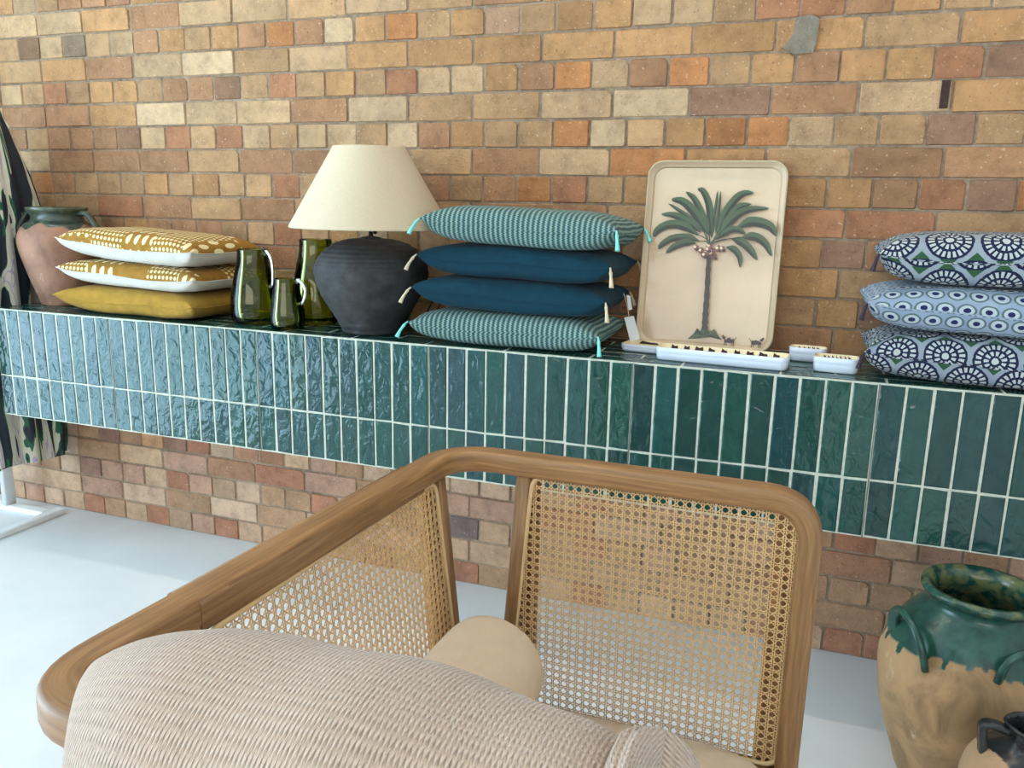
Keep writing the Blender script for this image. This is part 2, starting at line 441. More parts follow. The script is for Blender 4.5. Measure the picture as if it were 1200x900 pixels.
for z in (1.25, 2.80): b.box((-2.5, YF-.09, z), (XR, YF-.03, z+.05))
tag(b.build('fill_window', WMETAL), kind='structure')  # unseen window frame, added around the fill lamp

# brick wall: English bond, each brick its own relief
PAL = {'pale': (196, 164, 124), 'cream': (210, 182, 144), 'tan': (182, 144, 102), 'ochre': (186, 138, 88), 'brown': (164, 118, 84),
       'orange': (188, 118, 66), 'red': (166, 108, 76), 'plum': (140, 104, 88), 'dark': (124, 92, 72), 'grey': (104, 94, 82),
       'pinkish': (190, 150, 120), 'slate': (84, 80, 80), 'grey2': (160, 148, 132)}
LM = [(-1.952,1.842,'pale'),(-1.75,1.85,'pale'),(-2.758,1.844,'pale'),(-2.585,1.842,'pale'),(-2.686,1.768,'pale'),(-2.584,1.771,'grey'),(-2.169,1.692,'pale'),(-1.954,1.691,'cream'),(-1.533,1.69,'pale'),(-1.43,1.768,'cream'),(-1.324,1.816,'pale'),(-2.174,1.539,'cream'),(-1.315,1.533,'cream'),(-1.234,1.456,'cream'),(-1.549,1.458,'pale'),(-1.446,1.457,'pale'),(-1.538,1.767,'orange'),(-1.224,1.763,'orange'),(-1.319,1.692,'ochre'),(-1.11,1.69,'ochre'),(-1.875,1.458,'red'),(-2.089,1.46,'red'),(-2.384,1.538,'ochre'),(-1.24,1.609,'red'),(-1.952,1.61,'brown'),(-1.868,1.614,'dark'),(-2.305,1.462,'dark'),(-2.422,1.463,'brown'),(-1.742,1.689,'tan'),(-1.543,1.829,'tan'),(-2.164,1.845,'brown'),(-1.609,1.767,'brown'),(-1.957,1.535,'pale'),(-.967,1.765,'pinkish'),(-.966,1.678,'ochre'),(-1.132,1.612,'pale'),(-1.02,1.609,'pale'),(-2.441,1.382,'brown'),(-2.198,1.382,'brown'),(-1.977,1.382,'tan'),(-1.759,1.382,'brown'),(-1.568,1.382,'brown'),
 (-.588,1.762,'ochre'),(-.471,1.769,'pale'),(-.72,1.693,'ochre'),(-.466,1.691,'ochre'),(-.253,1.692,'ochre'),(-.711,1.611,'orange'),(-.599,1.613,'pale'),(-.497,1.613,'brown'),(-.588,1.456,'cream'),(-.692,1.457,'orange'),(-.695,1.536,'pale'),(-.469,1.536,'cream'),(-.153,1.465,'orange'),(-.263,1.537,'plum'),(-.043,1.538,'brown'),(.143,1.538,'pale'),(.359,1.616,'plum'),(.39,1.307,'plum'),(.276,1.306,'red'),(.172,1.229,'red'),(.165,1.389,'brown'),(-.496,1.377,'orange'),(-.706,1.299,'red'),(-.28,1.613,'tan'),(-.182,1.617,'ochre'),(-.066,1.616,'brown'),(.046,1.617,'ochre'),(.154,1.615,'ochre'),(-.046,1.464,'pale'),(.061,1.468,'tan'),(.166,1.469,'tan'),(.057,1.308,'ochre'),(-.037,1.307,'ochre'),(.361,1.388,'brown'),(.165,1.692,'tan'),(-.001,1.69,'ochre'),
 (-2.49,.336,'plum'),(-2.259,.343,'plum'),(-2.034,.349,'cream'),(-2.614,.197,'plum'),(-2.4,.116,'cream'),(-1.958,.193,'pale'),(-2.635,.023,'red'),(-2.186,.19,'red'),(-2.368,.338,'ochre'),(-2.143,.344,'red'),(-2.163,.283,'pinkish'),(-2.384,.28,'pale'),(-2.501,.177,'pinkish'),(-2.288,.189,'pale'),(-2.398,.196,'pinkish'),(-2.161,.125,'tan'),(-2.297,.03,'red'),(-2.184,.03,'pale'),(-1.968,.039,'red'),
 (-1.06,.202,'slate'),(-1.06,.285,'pinkish'),(-.913,.285,'pinkish'),(-.952,.204,'red'),(-1.066,.341,'cream'),(-.959,.347,'orange'),(-.874,.354,'cream'),(-.887,.209,'red'),(-1.06,.146,'pale'),(-.911,.16,'pale'),(.153,.017,'red'),(.241,.033,'red'),(.124,.113,'grey2'),(.209,.115,'tan'),(.237,.28,'brown'),(.149,.195,'tan'),(.25,.185,'tan')]
b = MB(); CH, HP, SP = .0787, .10845, .2127
b.box((XL, .0, 0), (XR, .2, ZC), 1)
for k in range(42):
    header = k % 2 == 0
    z0, z1 = k*CH, (k+1)*CH; p, ph = (HP, .005) if header else (SP, .056)
    n0 = int(math.floor((XL-ph)/p)); x = ph+n0*p
    while x < XR:
        x0, x1 = max(x, XL), min(x+p, XR)
        if x1-x0 > .03 and z1 < ZC:
            cx, cz = (x0+x1)/2, (z0+z1)/2; key = None
            for lx, lz, nm in LM:
                if x0 < lx < x1 and z0 < lz < z1: key = nm
            if key is None:
                if k < 7: key = random.choices(['pale', 'tan', 'pinkish', 'cream', 'red', 'brown'], [5, 5, 4, 2, 2, 1])[0]
                elif cx > -.9: key = random.choices(['tan', 'ochre', 'brown', 'pale', 'red', 'orange', 'plum'], [6, 5, 4, 1.5, 1.5, 1, 1])[0]
                else: key = random.choices(['tan', 'ochre', 'brown', 'pale', 'red', 'orange', 'dark', 'cream'], [6, 4, 5, 2, 1.5, .7, .6, .5])[0]
            c = srgb(*[m+(q-m)*.62 for q, m in zip(PAL[key], (166, 128, 96))]); f = random.uniform(.86, 1.08); c = tuple(q*f for q in c)
            if k < 7: c = (c[0]*1.08, c[1]*1.06, c[2]*1.22)
            g = .0029; j = lambda a: random.uniform(-a, a)
            ch = .006; dz = -.0015-random.random()*.0045
            ax0, ax1, az0, az1 = x0+g+j(.0014), x1-g+j(.0014), z0+g+j(.0012), z1-g+j(.0012)
            cut = random.choice((.002, .004, .006, .010))
            base = [(ax0+cut*.4, az0), (ax1-.003, az0), (ax1, az0+.003), (ax1, az1-cut), (ax1-cut, az1), (ax0+.003, az1), (ax0, az1-.003), (ax0, az0+cut*.4)]
            mx_, mz_ = (ax0+ax1)/2, (az0+az1)/2
            ring0 = [b.pt((px, .0, pz)) for px, pz in base]
            ring1 = []
            for px, pz in base:
                s_ = ch*.5; ring1.append(b.pt((px+(s_ if px < mx_ else -s_)*.7+j(.0008), dz+j(.0006), pz+(s_ if pz < mz_ else -s_)*.7+j(.0008))))
            for i in range(8): b.face((ring0[i], ring0[(i+1) % 8], ring1[(i+1) % 8], ring1[i]), None, 0, False, c)
            # half headers: some bricks are two-toned
            e1, e2 = random.uniform(.84, 1.12), random.uniform(.84, 1.12); ends = (tuple(q*e1 for q in c), tuple(q*e2 for q in c))
            b.face(ring1, None, 0, False, [ends[0] if px < mx_ else ends[1] for px, pz in base])
        x += p
# cement patch upper right and the dark burnt end of a brick
pp = [(-.138, 1.661), (-.114, 1.696), (-.112, 1.731), (-.077, 1.74), (-.054, 1.728), (-.056, 1.678), (-.063, 1.647), (-.11, 1.646)]
i0 = [b.pt((x, 0, z)) for x, z in pp]; i1 = [b.pt((x, -.0085, z)) for x, z in pp]
cc = srgb(134, 124, 108)
b.face(i1[::-1], None, 0, False, cc)
for i in range(8): b.face((i0[i], i1[i], i1[(i+1) % 8], i0[(i+1) % 8]), None, 0, False, cc)
b.box((.243, -.0072, 1.506), (.262, 0, 1.572), 0, srgb(70, 52, 48))
tag(b.build('wall_back', [BRICK, MORTAR]), kind='structure')

# ------------------------------------------------------------------ tiled ledge
LX0, LX1, TP = -2.62, XR, .0567
ledge = thing('tiled_ledge', (-.4, -D/2, HB), 'long wall-hung ledge clad in vertical green glazed tiles with white grout, against the brick wall', 'ledge')
O = (-.4, -D/2, HB)
b = MB(O); b.box((LX0+.001, -D+.0016, HB), (LX1, -.009, HT-.0015)); b.build('body', GROUT, ledge)
def tilecol():
    f = random.uniform(.82, 1.12); return tuple(q*f for q in srgb(33+random.randint(-4, 6), 71+random.randint(-4, 4), 65+random.randint(-3, 5)))
def tile(b, x0, x1, z0, z1, y, nrm):
    g = .0021; x0 += g; x1 -= g; z0 += g; z1 -= g; c = tilecol()
    e = .003; t1, t2 = random.uniform(-.0006, .0006), random.uniform(-.0006, .0006)
    def P(x, z, d):
        d2 = d+(t1*(x-(x0+x1)/2)/(x1-x0)*2+t2*(z-(z0+z1)/2)/(z1-z0)*2 if d > .004 else 0)
        return (x, y-d2, z) if nrm == 'y' else (x, z, y+d2)
    r0 = [b.pt(P(x, z, 0)) for x, z in ((x0, z0), (x1, z0), (x1, z1), (x0, z1))]
    r1 = [b.pt(P(x, z, .0045)) for x, z in ((x0, z0), (x1, z0), (x1, z1), (x0, z1))]
    r2_ = [b.pt(P(x, z, .0062)) for x, z in ((x0+e, z0+e), (x1-e, z0+e), (x1-e, z1-e), (x0+e, z1-e))]
    for a, c2 in ((r0, r1), (r1, r2_)):
        for i in range(4): b.face((a[i], a[(i+1) % 4], c2[(i+1) % 4], c2[i]), None, 0, False, c)
    b.face(r2_, None, 0, False, c)
b = MB(O); n = -29; seams = []
while True:
    x = -.978+n*TP; n += 1
    if x > LX1: break
    x0, x1 = max(x, LX0), min(x+TP, LX1)
    if x1-x0 < .01: continue
    tile(b, x0, x1, HM, HT-.003, -D+.0065, 'y'); tile(b, x0, x1, HB+.001, HM, -D+.0065, 'y')
    if (n-1) % 10 == 0: b.box((x-.0013, -D+.0008, HB), (x+.0013, -D+.01, HT-.004), 1)
b.build('front_tiling', [TILE, DGROUT], ledge)
b = MB(O); y = -D+.004
while y < -.03:
    x = LX0-(.11 if int((y+D)/TP) % 2 else 0)
    while x < LX1:
        if min(x+.2327, LX1)-max(x, LX0) > .02: tile(b, max(x, LX0), min(x+.2327, LX1), y, min(y+TP, -.010), HT-.0065, 'z')
        x += .2327
    y += TP
b.build('top_tiling', [TILE, DGROUT], ledge)

# ------------------------------------------------------------------ cushions
def pillow_mesh(a, bb, t, seed, nu=56, nv=44, pinch=.05, two=False, sag=0):
    """half sizes a, bb, thickness t; returns MB in local coords, centre of seam at origin"""
    rnd = random.Random(seed); ph = [rnd.uniform(0, 6.28) for _ in range(8)]
    m = MB()
    def P(u, v, s):
        f = max(0, 1-abs(u)**3.6)**.5*max(0, 1-abs(v)**4.0)**.45; f = 1-(1-f)**1.5
        x = a*u*(1-pinch*(1-v*v)*.9); y = bb*v*(1-pinch*1.3*(1-u*u))
        z = s*t/2*f
        wv = math.sin(5*u+ph[0]+3*v)*.5+math.sin(9*u-4*v+ph[1])*.3+math.sin(13*v+6*u+ph[2])*.25
        edge = (abs(u)**6+abs(v)**6)
        z += .0022*wv*(.3+min(1, edge))*min(1, 6*f+.1)
        # radiating creases towards the corners
        cu, cv = abs(u), abs(v); d = (1-cu)+(1-cv)
        z += .004*math.exp(-d*3.0)*math.sin(14*(cu-cv)+ph[3])*min(1, 5*f)
        z += .010*(abs(u)**8)*(abs(v)**4)-sag*u      # lifted ears, lean
        z -= .004*(1-u*u)*abs(v)**6*(1+math.sin(4*u+ph[4]))
        return Vector((x, y, z))
    us = [math.sin(PI/2*(2*i/nu-1)) for i in range(nu+1)]; vs = [math.sin(PI/2*(2*j/nv-1)) for j in range(nv+1)]
    for s, mi in ((1, 0), (-1, 1 if two else 0)):
        rows = [[P(u, v, s) for u in us] for v in vs]
        U = [[0]*(nu+1) for _ in vs]; V = [[0]*(nu+1) for _ in vs]
        for j in range(nv+1):
            for i in range(nu//2+1, nu+1): U[j][i] = U[j][i-1]+(rows[j][i]-rows[j][i-1]).length
            for i in range(nu//2-1, -1, -1): U[j][i] = U[j][i+1]-(rows[j][i]-rows[j][i+1]).length
        for i in range(nu+1):
            for j in range(nv//2+1, nv+1): V[j][i] = V[j-1][i]+(rows[j][i]-rows[j-1][i]).length
            for j in range(nv//2-1, -1, -1): V[j][i] = V[j+1][i]-(rows[j][i]-rows[j+1][i]).length
        o = .37*seed
        m.grid(rows, uv=lambda i, j: (U[j][i]*1.0+o, s*V[j][i]+(.0 if s > 0 else .11)+o), mi=mi, flip=(s < 0))
    return m, P
def tassel(p, d, l=.045):
    """a knotted thread tassel hanging from p along d"""
    m = MB(); d = Vector(d).normalized(); p = Vector(p)
    path = [p, p+d*l*.25+Vector((0, 0, .002)), p+d*l*.6, p+d*l*.85+Vector((0, 0, -.004)), p+d*l+Vector((0, 0, -.009))]
    rad = [(0, .0022), (.25, .0028), (.32, .0045), (.45, .0036), (1, .0062)]
    m.sweep(spline(path, 4), circ(1, 9), up=(.1, .2, 1), scale=lambda t: interp(rad, t)); return m
def cushion(name, label, group, c, a, bb, t, mats, seed, rz=0, tm=None, tassels=(), sag=0, pinch=.05, seam=None, tl=.045):
    root = thing(name, (c[0], c[1], c[2]-t/2), label, 'cushion', group, rz)
    m, P = pillow_mesh(a, bb, t, seed, two=isinstance(mats, list), sag=sag, pinch=pinch)
    o = m.build('cover', mats, root); o.location = (0, 0, t/2)
    s = MB(); N = 40; ring = []
    for k in range(4*N):
        q = k/N
        u, v = ((2*(q)-1, -1), (1, 2*(q-1)-1), (1-2*(q-2), 1), (-1, 1-2*(q-3)))[int(q)]
        ring.append(P(u, v, 1)*1.002)
    s.sweep(ring, circ(.0022, 6), closed=True, cap=False)
    so_ = s.build('piping', seam or (mats[0] if isinstance(mats, list) else mats), root); so_.location = (0, 0, t/2)
    for (su, sv, d) in tassels:
        to = tassel(P(su, sv, 1), d, tl).build('tassel', tm, root); to.location = (0, 0, t/2)
    return root
# teal stack
dn = lambda x, y, z=-.8: (x, y, z)
G = 'teal cushions stacked on the tiled ledge'
TL = ((-1, -1, (-.55, -.5, -.8)), (1, -1, (.25, -.5, -.9)), (1, 1, (.5, -.6, -.6)))
zc = HT
for i, (cx, cy, th, mm, tm_, lab, sg, rz) in enumerate((
    (-.772, -.212, .092, WOVEN, TURQ, 'teal and mint woven striped cushion with turquoise tassels at the bottom of the teal stack', .001, -.6),
    (-.765, -.205, .088, TEAL, ECRU, 'plain dark teal cushion lying directly on the bottom striped cushion, ecru tassels', .006, 1.2),
    (-.752, -.195, .088, TEAL, ECRU, 'plain dark teal cushion directly under the top striped cushion, ecru tassels', .006, -.8),
    (-.735, -.208, .100, WOVEN, TURQ, 'teal and mint woven striped cushion on top of the teal stack, beside the lamp shade', .009, -1.5))):
    cushion('cushion', lab, G, (cx, cy, zc+th/2+.0005), .270, .150, th, mm, 3+i, R(rz), tm_, TL, sg); zc += th*1.0
TEAL_TOP = zc
# mustard stack
G = 'mustard cushions stacked on the tiled ledge'; zc = HT
TM = ()
for i, (cx, cy, th, mm, lab, sg, rz) in enumerate((
    (-2.065, -.200, .088, MUST, 'plain mustard yellow cushion at the bottom of the left stack', .002, -3),
    (-2.055, -.190, .082, [DOTS, LINEN], 'mustard dotted cushion with white underside in the middle of the left stack', .006, -4),
    (-2.050, -.190, .100, [DOTS, LINEN], 'mustard dotted cushion with white underside on top of the left stack', .012, -5))):
    cushion('cushion', lab, G, (cx, cy, zc+th/2+.0005), .300, .152, th, mm, 11+i, R(rz), None, TM, sg, .06, LINEN if i else None); zc += th*1.0
# blue stack
G = 'blue block-printed cushions stacked on the tiled ledge'; zc = HT
TB = ((-1, -1, (-.3, -.2, -.9)), (1, -1, (.3, -.2, -.9)))
for i, (cx, cy, th, mm, lab, sg, rz) in enumerate((
    (.420, -.205, .112, MEDB, 'blue and white medallion cushion at the bottom of the right stack', .0, -1),
    (.410, -.200, .106, OVAL, 'pale blue cushion with small oval print in the middle of the right stack', .002, .5),
    (.428, -.195, .118, MEDA, 'navy medallion cushion with green diamonds on top of the right stack', .0, -1))):
    cushion('cushion', lab, G, (cx, cy, zc+th/2+.0005), .300, .160, th, mm, 21+i, R(rz), NAVYT, TB, sg, tl=.032); zc += th*1.0
# swing tag hanging from the teal stack
tg = thing('price_tag', (-.452, -.20, .905), 'white card price tag dangling beside the teal cushions and the palm tray', 'tag')
b = MB((-.452, -.20, .905))
q = [(-.478, -.19, .962), (-.452, -.19, .968), (-.430, -.20, .908), (-.456, -.20, .900)]
f0 = [b.pt(p) for p in q]; f1 = [b.pt((p[0], p[1]+.0012, p[2])) for p in q]
b.face(f0[::-1], None, 0, False); b.face(f1, None, 0, False)
for i in range(4): b.face((f0[i], f0[(i+1) % 4], f1[(i+1) % 4], f1[i]), None, 0, False)
b.build('card', PAPER, tg)
b = MB((-.452, -.20, .905)); b.sweep(spline([(-.464, -.191, .963), (-.470, -.192, .99), (-.478, -.185, 1.012), (-.486, -.175, 1.025)], 5), circ(.0011, 6)); b.build('string', ECRU, tg)
b = MB((-.452, -.20, .905))
q = [(-.476, -.183, 1.022), (-.466, -.183, 1.020), (-.458, -.186, .985), (-.468, -.186, .982)]
f0 = [b.pt(p) for p in q]; f1 = [b.pt((p[0], p[1]+.0012, p[2])) for p in q]
b.face(f0[::-1], None, 0, False); b.face(f1, None, 0, False)
for i in range(4): b.face((f0[i], f0[(i+1) % 4], f1[(i+1) % 4], f1[i]), None, 0, False)
b.build('upper_card', PAPER, tg)

# ------------------------------------------------------------------ table lamp
LP = (-1.224, -.238, HT)
lamp = thing('table_lamp', LP, 'table lamp with black ribbed earthenware base and cream empire shade, left of the teal cushions', 'lamp')
prof = [(.082, 0), (.088, .004), (.092, .015), (.105, .04), (.128, .08), (.150, .12), (.163, .155), (.166, .18), (.160, .205), (.146, .228), (.124, .248), (.098, .262), (.070, .270), (.052, .272)]
pr = smooth_prof(prof, 6)
pr = [(r+(.0022*math.sin(z*520) if .185 < z < .266 else .0006*math.sin(z*300)), z) for r, z in pr]
b = MB(LP); b.lathe(pr, LP, 64, wob=lambda a, z: .0012*math.sin(3*a+z*30)+.0008*math.sin(7*a-z*60), capt=True); b.build('base', BLACKC, lamp)
b = MB(LP); b.lathe([(.030, .268), (.031, .276), (.010, .280), (.0065, .282), (.0065, .318), (.014, .320), (.014, .365), (.008, .367), (.003, .52)], LP, 24, capt=True)
for k in range(3):
    a = 2*PI*k/3+.4; b.sweep([(LP[0], LP[1], LP[2]+.515), (LP[0]+.096*math.cos(a), LP[1]+.096*math.sin(a), LP[2]+.518)], circ(.0016, 6))
st = b.build('stem', BLACKM, lamp)
b = MB(LP); b.sweep([(LP[0]+.005, LP[1]-.005, LP[2]+.297), (LP[0]+.018, LP[1]-.012, LP[2]+.293), (LP[0]+.024, LP[1]-.015, LP[2]+.291)], circ(1, 10), scale=lambda t: .003 if t < .5 else .0055); b.build('switch', BLACKM, st)
b = MB(LP)
zb, zt, rb, rtp = .302, .528, .229, .103
b.lathe([(rb, zb), (rb+.0015, zb+.001), (rb+.0012, zb+.005), (rtp+.001, zt-.003), (rtp, zt), (rtp-.003, zt-.001), (rb-.0035, zb+.004), (rb-.0025, zb), (rb, zb)], LP, 72, capb=False); b.build('shade', SHADE, lamp)
b = MB(LP); b.sweep(spline([(LP[0]+.085, LP[1]+.03, HT+.012), (LP[0]+.10, LP[1]+.10, HT+.006), (-1.13, -.05, HT+.012), (-1.10, -.03, HT+.07), (-1.115, -.022, HT+.10), (-1.15, -.02, HT+.04), (-1.17, -.015, HT+.006)], 8), circ(.0026, 8)); b.build('power_cord', BLACKM, lamp)

# ------------------------------------------------------------------ green glass jugs
def glass_jug(c, h, rbody, rtop, label, ha):
    root = thing('glass_jug', c, label, 'jug', 'green glass jugs on the tiled ledge')
    o = [(rbody*.62, 0), (rbody*.86, .004), (rbody*.97, h*.09), (rbody, h*.20), (rbody*.97, h*.34), (rbody*.86, h*.55), (rtop*1.08, h*.80), (rtop, h*.92), (rtop*1.0, h)]
    o = smooth_prof(o, 5); t = .0028
    inn = [(max(.002, r-t), max(z, .010)) for r, z in reversed(o)]
    b = MB(c); b.lathe(o+inn, c, 48); 
    b.build('body', GLASS, root)
    ca, sa = math.cos(ha), math.sin(ha)
    P = lambda r, z: (c[0]+r*ca, c[1]+r*sa, c[2]+z)
    rr = lambda z: interp([(q[1], q[0]) for q in o], z)
    b = MB(c); b.sweep(spline([P(rr(h*.93), h*.93), P(rtop+.014, h*.97), P(rtop+.032, h*.88), P(rtop+.036, h*.72), P(rr(h*.55)+.016, h*.56), P(rr(h*.50)-.001, h*.50)], 6), rrect(.012, .006, .0025, 3), up=(-sa, ca, 0)); b.build('handle', GLASS, root)
glass_jug((-1.632, -.25, HT), .228, .074, .047, 'medium green glass jug beside the mustard cushions', R(-10))
glass_jug((-1.478, -.300, HT), .150, .053, .036, 'small green glass jug standing in front, nearest the ledge edge', R(-5))
glass_jug((-1.468, -.155, HT), .260, .080, .050, 'tall green glass jug standing at the back beside the black lamp base', R(25))

# ------------------------------------------------------------------ terracotta urn and clay jars
def clay(name, c, prof, inner, label, cat, mt, mask, handles, n=120, capz=None, rim_in=None):
    root = thing(name, c, label, cat)
    o = smooth_prof(prof, 14); b = MB(c); no = len(o)
    full = o+inner
    b.lathe(full, c, n, col=lambda a, j, z: mask(a, z, j >= no), wob=lambda a, z: .0016*math.sin(2*a+z*9)+.0012*math.sin(5*a-z*22))
    b.build('body', mt, root)
    rr = lambda z: interp([(q[1], q[0]) for q in o], z)
    for pts in handles:
        hb = MB(c); path = []
        for (a, ex, z) in pts: r = rr(z)+ex; path.append((c[0]+r*math.cos(a), c[1]+r*math.sin(a), c[2]+z))
        hb.sweep(spline(path, 7), rrect(.024, .015, .006, 3), up=(0, 0, 1))
        for fi in range(len(hb.f)): hb.col[fi] = mask(pts[0][0], pts[0][2]+.02, False) if name != 'clay_jug' else (1, 0, 0)
        hb.build('handle', mt, root)
    return root
def urn_mask(a, z, inside):
    e = .272+.008*math.sin(4*a)+.006*math.sin(9*a+1)
    return (1.0 if z > e or inside else 0.0, .5 if z > .32 else .15, 0)
U = (-2.500, -.178, HT)
clay('terracotta_urn', U, [(0.0688, 0), (0.0744, .006), (0.0837, .035), (0.1070, .10), (0.1265, .17), (0.1330, .215), (0.1283, .248), (0.1097, .276), (0.0884, .292), (0.0837, .305), (0.0893, .318), (0.0986, .328), (0.0986, .336), (0.0930, .338)],
     [(0.0837, .330), (0.0781, .30), (0.0930, .26), (0.0930, .10), (0.0093, .03)], 'terracotta urn with worn green rim standing at the left end of the tiled ledge', 'urn', URN, urn_mask,
     [[(a, -.004, .318), (a, .028, .316), (a, .046, .290), (a, .030, .255), (a, -.004, .236)] for a in (R(10), R(190))])
drips = {}
rd = random.Random(5)
DR = [(R(-200+k*12+rd.uniform(-3, 3)), rd.choice((0, .008, .014, .02, .028, .045)), R(rd.uniform(1.3, 2.3))) for k in range(30)]
def jar_mask(a, z, inside):
    if inside: return (1.0, 1.0 if z > .3 else .6, 0)
    aa = ((a+R(200)) % (2*PI))-R(200)
    e0 = .340+.014*math.cos(3*(a+R(100)))+.003*math.sin(11*a); e = e0
    for d, l, wd in DR:
        x = abs(((aa-d+PI) % (2*PI))-PI)
        if x < wd*1.5: e = min(e, e0-l*max(0, 1-(x/(wd*1.5))**4))
    return (min(1, max(0, (z-e)*400+.5)), 1.0 if z > .447 else .0, 0)
J = (.400, -.455, 0)
jar_hand = [[(a0-.38, -.004, .335), (a0-.34, .020, .372), (a0-.20, .040, .398), (a0+.02, .046, .402), (a0+.22, .040, .388), (a0+.36, .022, .355), (a0+.40, -.004, .315)] for a0 in (R(-152), R(-62), R(60))]
clay('storage_jar', J, [(.118, 0), (.128, .006), (.140, .05), (.160, .11), (.178, .175), (.187, .24), (.184, .29), (.170, .335), (.148, .375), (.124, .403), (.108, .420), (.105, .434), (.116, .446), (.122, .452), (.122, .459), (.116, .464)],
     [(.108, .464), (.098, .445), (.094, .425), (.13, .38), (.165, .30), (.16, .15), (.01, .08)], 'large clay storage jar with dripping green glaze standing on the floor under the ledge', 'jar', POT, jar_mask, jar_hand, n=360)
def jug_mask(a, z, inside):
    e = .248+.006*math.sin(2*a)+.026*math.cos(a-R(200))
    return (1.0 if inside or z > e else 0.0, 0, 0)
K = (.452, -.758, 0)
clay('clay_jug', K, [(.070, 0), (.078, .006), (.095, .05), (.104, .10), (.108, .15), (.107, .20), (.097, .24), (.076, .272), (.050, .290), (.042, .304), (.043, .322), (.046, .330), (.042, .333)],
     [(.038, .326), (.036, .30), (.06, .25), (.09, .18), (.01, .05)], 'small clay jug with dark glazed neck in front of the storage jar', 'jug', JUG, jug_mask,
     [[(a, -.003, .314), (a, .018, .322), (a, .038, .320), (a, .040, .304), (a, .016, .282), (a, -.006, .264)] for a in (R(185),)])

# ------------------------------------------------------------------ palm tray
TO = Vector((-.278, -.092, HT)); lean = math.atan2(.07, .497)
tray = thing('serving_tray', TO, 'large cream rectangular tray with a palm tree print leaning on the brick wall', 'tray')
tray.rotation_euler.x = -lean
TW, TH, TR_ = .368, .505, .042
def tray_ring(inset, y):
    w2, h2 = TW/2-inset, TH/2-inset; r = max(.012, TR_-inset*.7)
    return [Vector((a, y, b2+TH/2)) for a, b2 in rrect(2*w2, 2*h2, r, 8)]
b = MB()
rings = [tray_ring(.004, .0), tray_ring(.0, -.003), tray_ring(.0, -.021), tray_ring(.002, -.0235), tray_ring(.005, -.0215), tray_ring(.008, -.012), tray_ring(.012, -.007), tray_ring(.018, -.0052)]
b.grid(rings, True, mi=lambda i, j: 0 if j >= 4 else 1)
b.face(list(range(len(b.v)-len(rings[-1]), len(b.v)))[::-1], None, 0, False); b.face(list(range(len(rings[0]))), None, 1, False)
trb = b.build('tray_body', [ENAMEL, RIM], tray)
FR = [[(0.0004,0.3012),(-0.0058,0.3403),(-0.0157,0.3905),(-0.0325,0.4237),(-0.0442,0.4303)],[(-0.0073,0.3066),(-0.0264,0.3538),(-0.0529,0.401),(-0.0755,0.4209)],[(-0.0117,0.3121),(-0.0468,0.3618),(-0.0835,0.3949),(-0.1136,0.4011)],[(-0.0172,0.3119),(-0.0629,0.3529),(-0.0929,0.3721),(-0.12,0.3885)],[(-0.0287,0.3144),(-0.0617,0.3388),(-0.1031,0.3577),(-0.1367,0.3609)],[(-0.0347,0.3069),(-0.078,0.3299),(-0.1182,0.3317),(-0.1458,0.3166),(-0.1545,0.302)],[(-0.0294,0.2901),(-0.064,0.2991),(-0.1036,0.295),(-0.1283,0.2799),(-0.1378,0.2692)],[(-0.0391,0.2852),(-0.0685,0.2848),(-0.096,0.2725),(-0.116,0.2574)],[(0.005,0.3126),(0.0039,0.3573),(0.006,0.3964),(0.0066,0.4215)],[(0.0105,0.3127),(0.0139,0.3687),(0.0148,0.4216)],[(0.0149,0.3073),(0.0309,0.3635),(0.0548,0.4028),(0.0751,0.4186),(0.0964,0.4211)],[(0.0204,0.3074),(0.0478,0.3584),(0.0673,0.3837),(0.0921,0.3908)],[(0.0266,0.3188),(0.0537,0.353),(0.0897,0.3759),(0.1411,0.3808)],[(0.0615,0.3265),(0.0979,0.3441),(0.1303,0.3411),(0.1525,0.3308),(0.1664,0.312)],[(0.0773,0.3026),(0.1121,0.3059),(0.1403,0.2892),(0.159,0.2596)],[(0.0529,0.3001),(0.0811,0.2899),(0.1044,0.2713),(0.1232,0.2477)],[(0.0412,0.2774),(0.0638,0.2698),(0.0791,0.2509),(0.0828,0.2271)],[(0.0175,0.2962),(0.0458,0.3194),(0.0673,0.3228),(0.0865,0.3139)]]
FW = [.014, .013, .017, .008, .014, .017, .014, .014, .006, .007, .015, .014, .015, .018, .015, .015, .012, .013]
ST = [[(0.0016,0.2872),(0.0615,0.3265)],[(0.0019,0.2844),(0.0773,0.3026)],[(0.002,0.2833),(0.0529,0.3001)],[(-0.0012,0.2871),(-0.0347,0.3069)],[(-0.0009,0.2843),(-0.0294,0.2901)]]
TRK = [(-0.0001,0.2662),(0.0005,0.2167),(0.0029,0.1431),(0.0039,0.0863),(0.0054,0.0452)]
GRS = [(-0.0389,0.0242),(-0.0222,0.0415),(-0.0149,0.0552),(-0.0055,0.0444),(0.0049,0.0549),(0.0196,0.0474),(0.0311,0.0567),(0.0368,0.0429),(0.0531,0.0281),(0.0264,0.0336),(-0.0069,0.0283)]
FRU = [(-0.0362,0.2718),(-0.0215,0.2638),(-0.0071,0.2587),(0.0063,0.2649),(0.0224,0.2711),(0.0335,0.2715),(-0.0122,0.2529),(0.0131,0.2511),(-0.0002,0.2759),(0.006,.258),(-.003,.268)]
b = MB(); YP = -.0058; rp = random.Random(3)
lay = [0]
def pr_pt(x, z): return b.pt((x, YP-lay[0]*.000012, z))
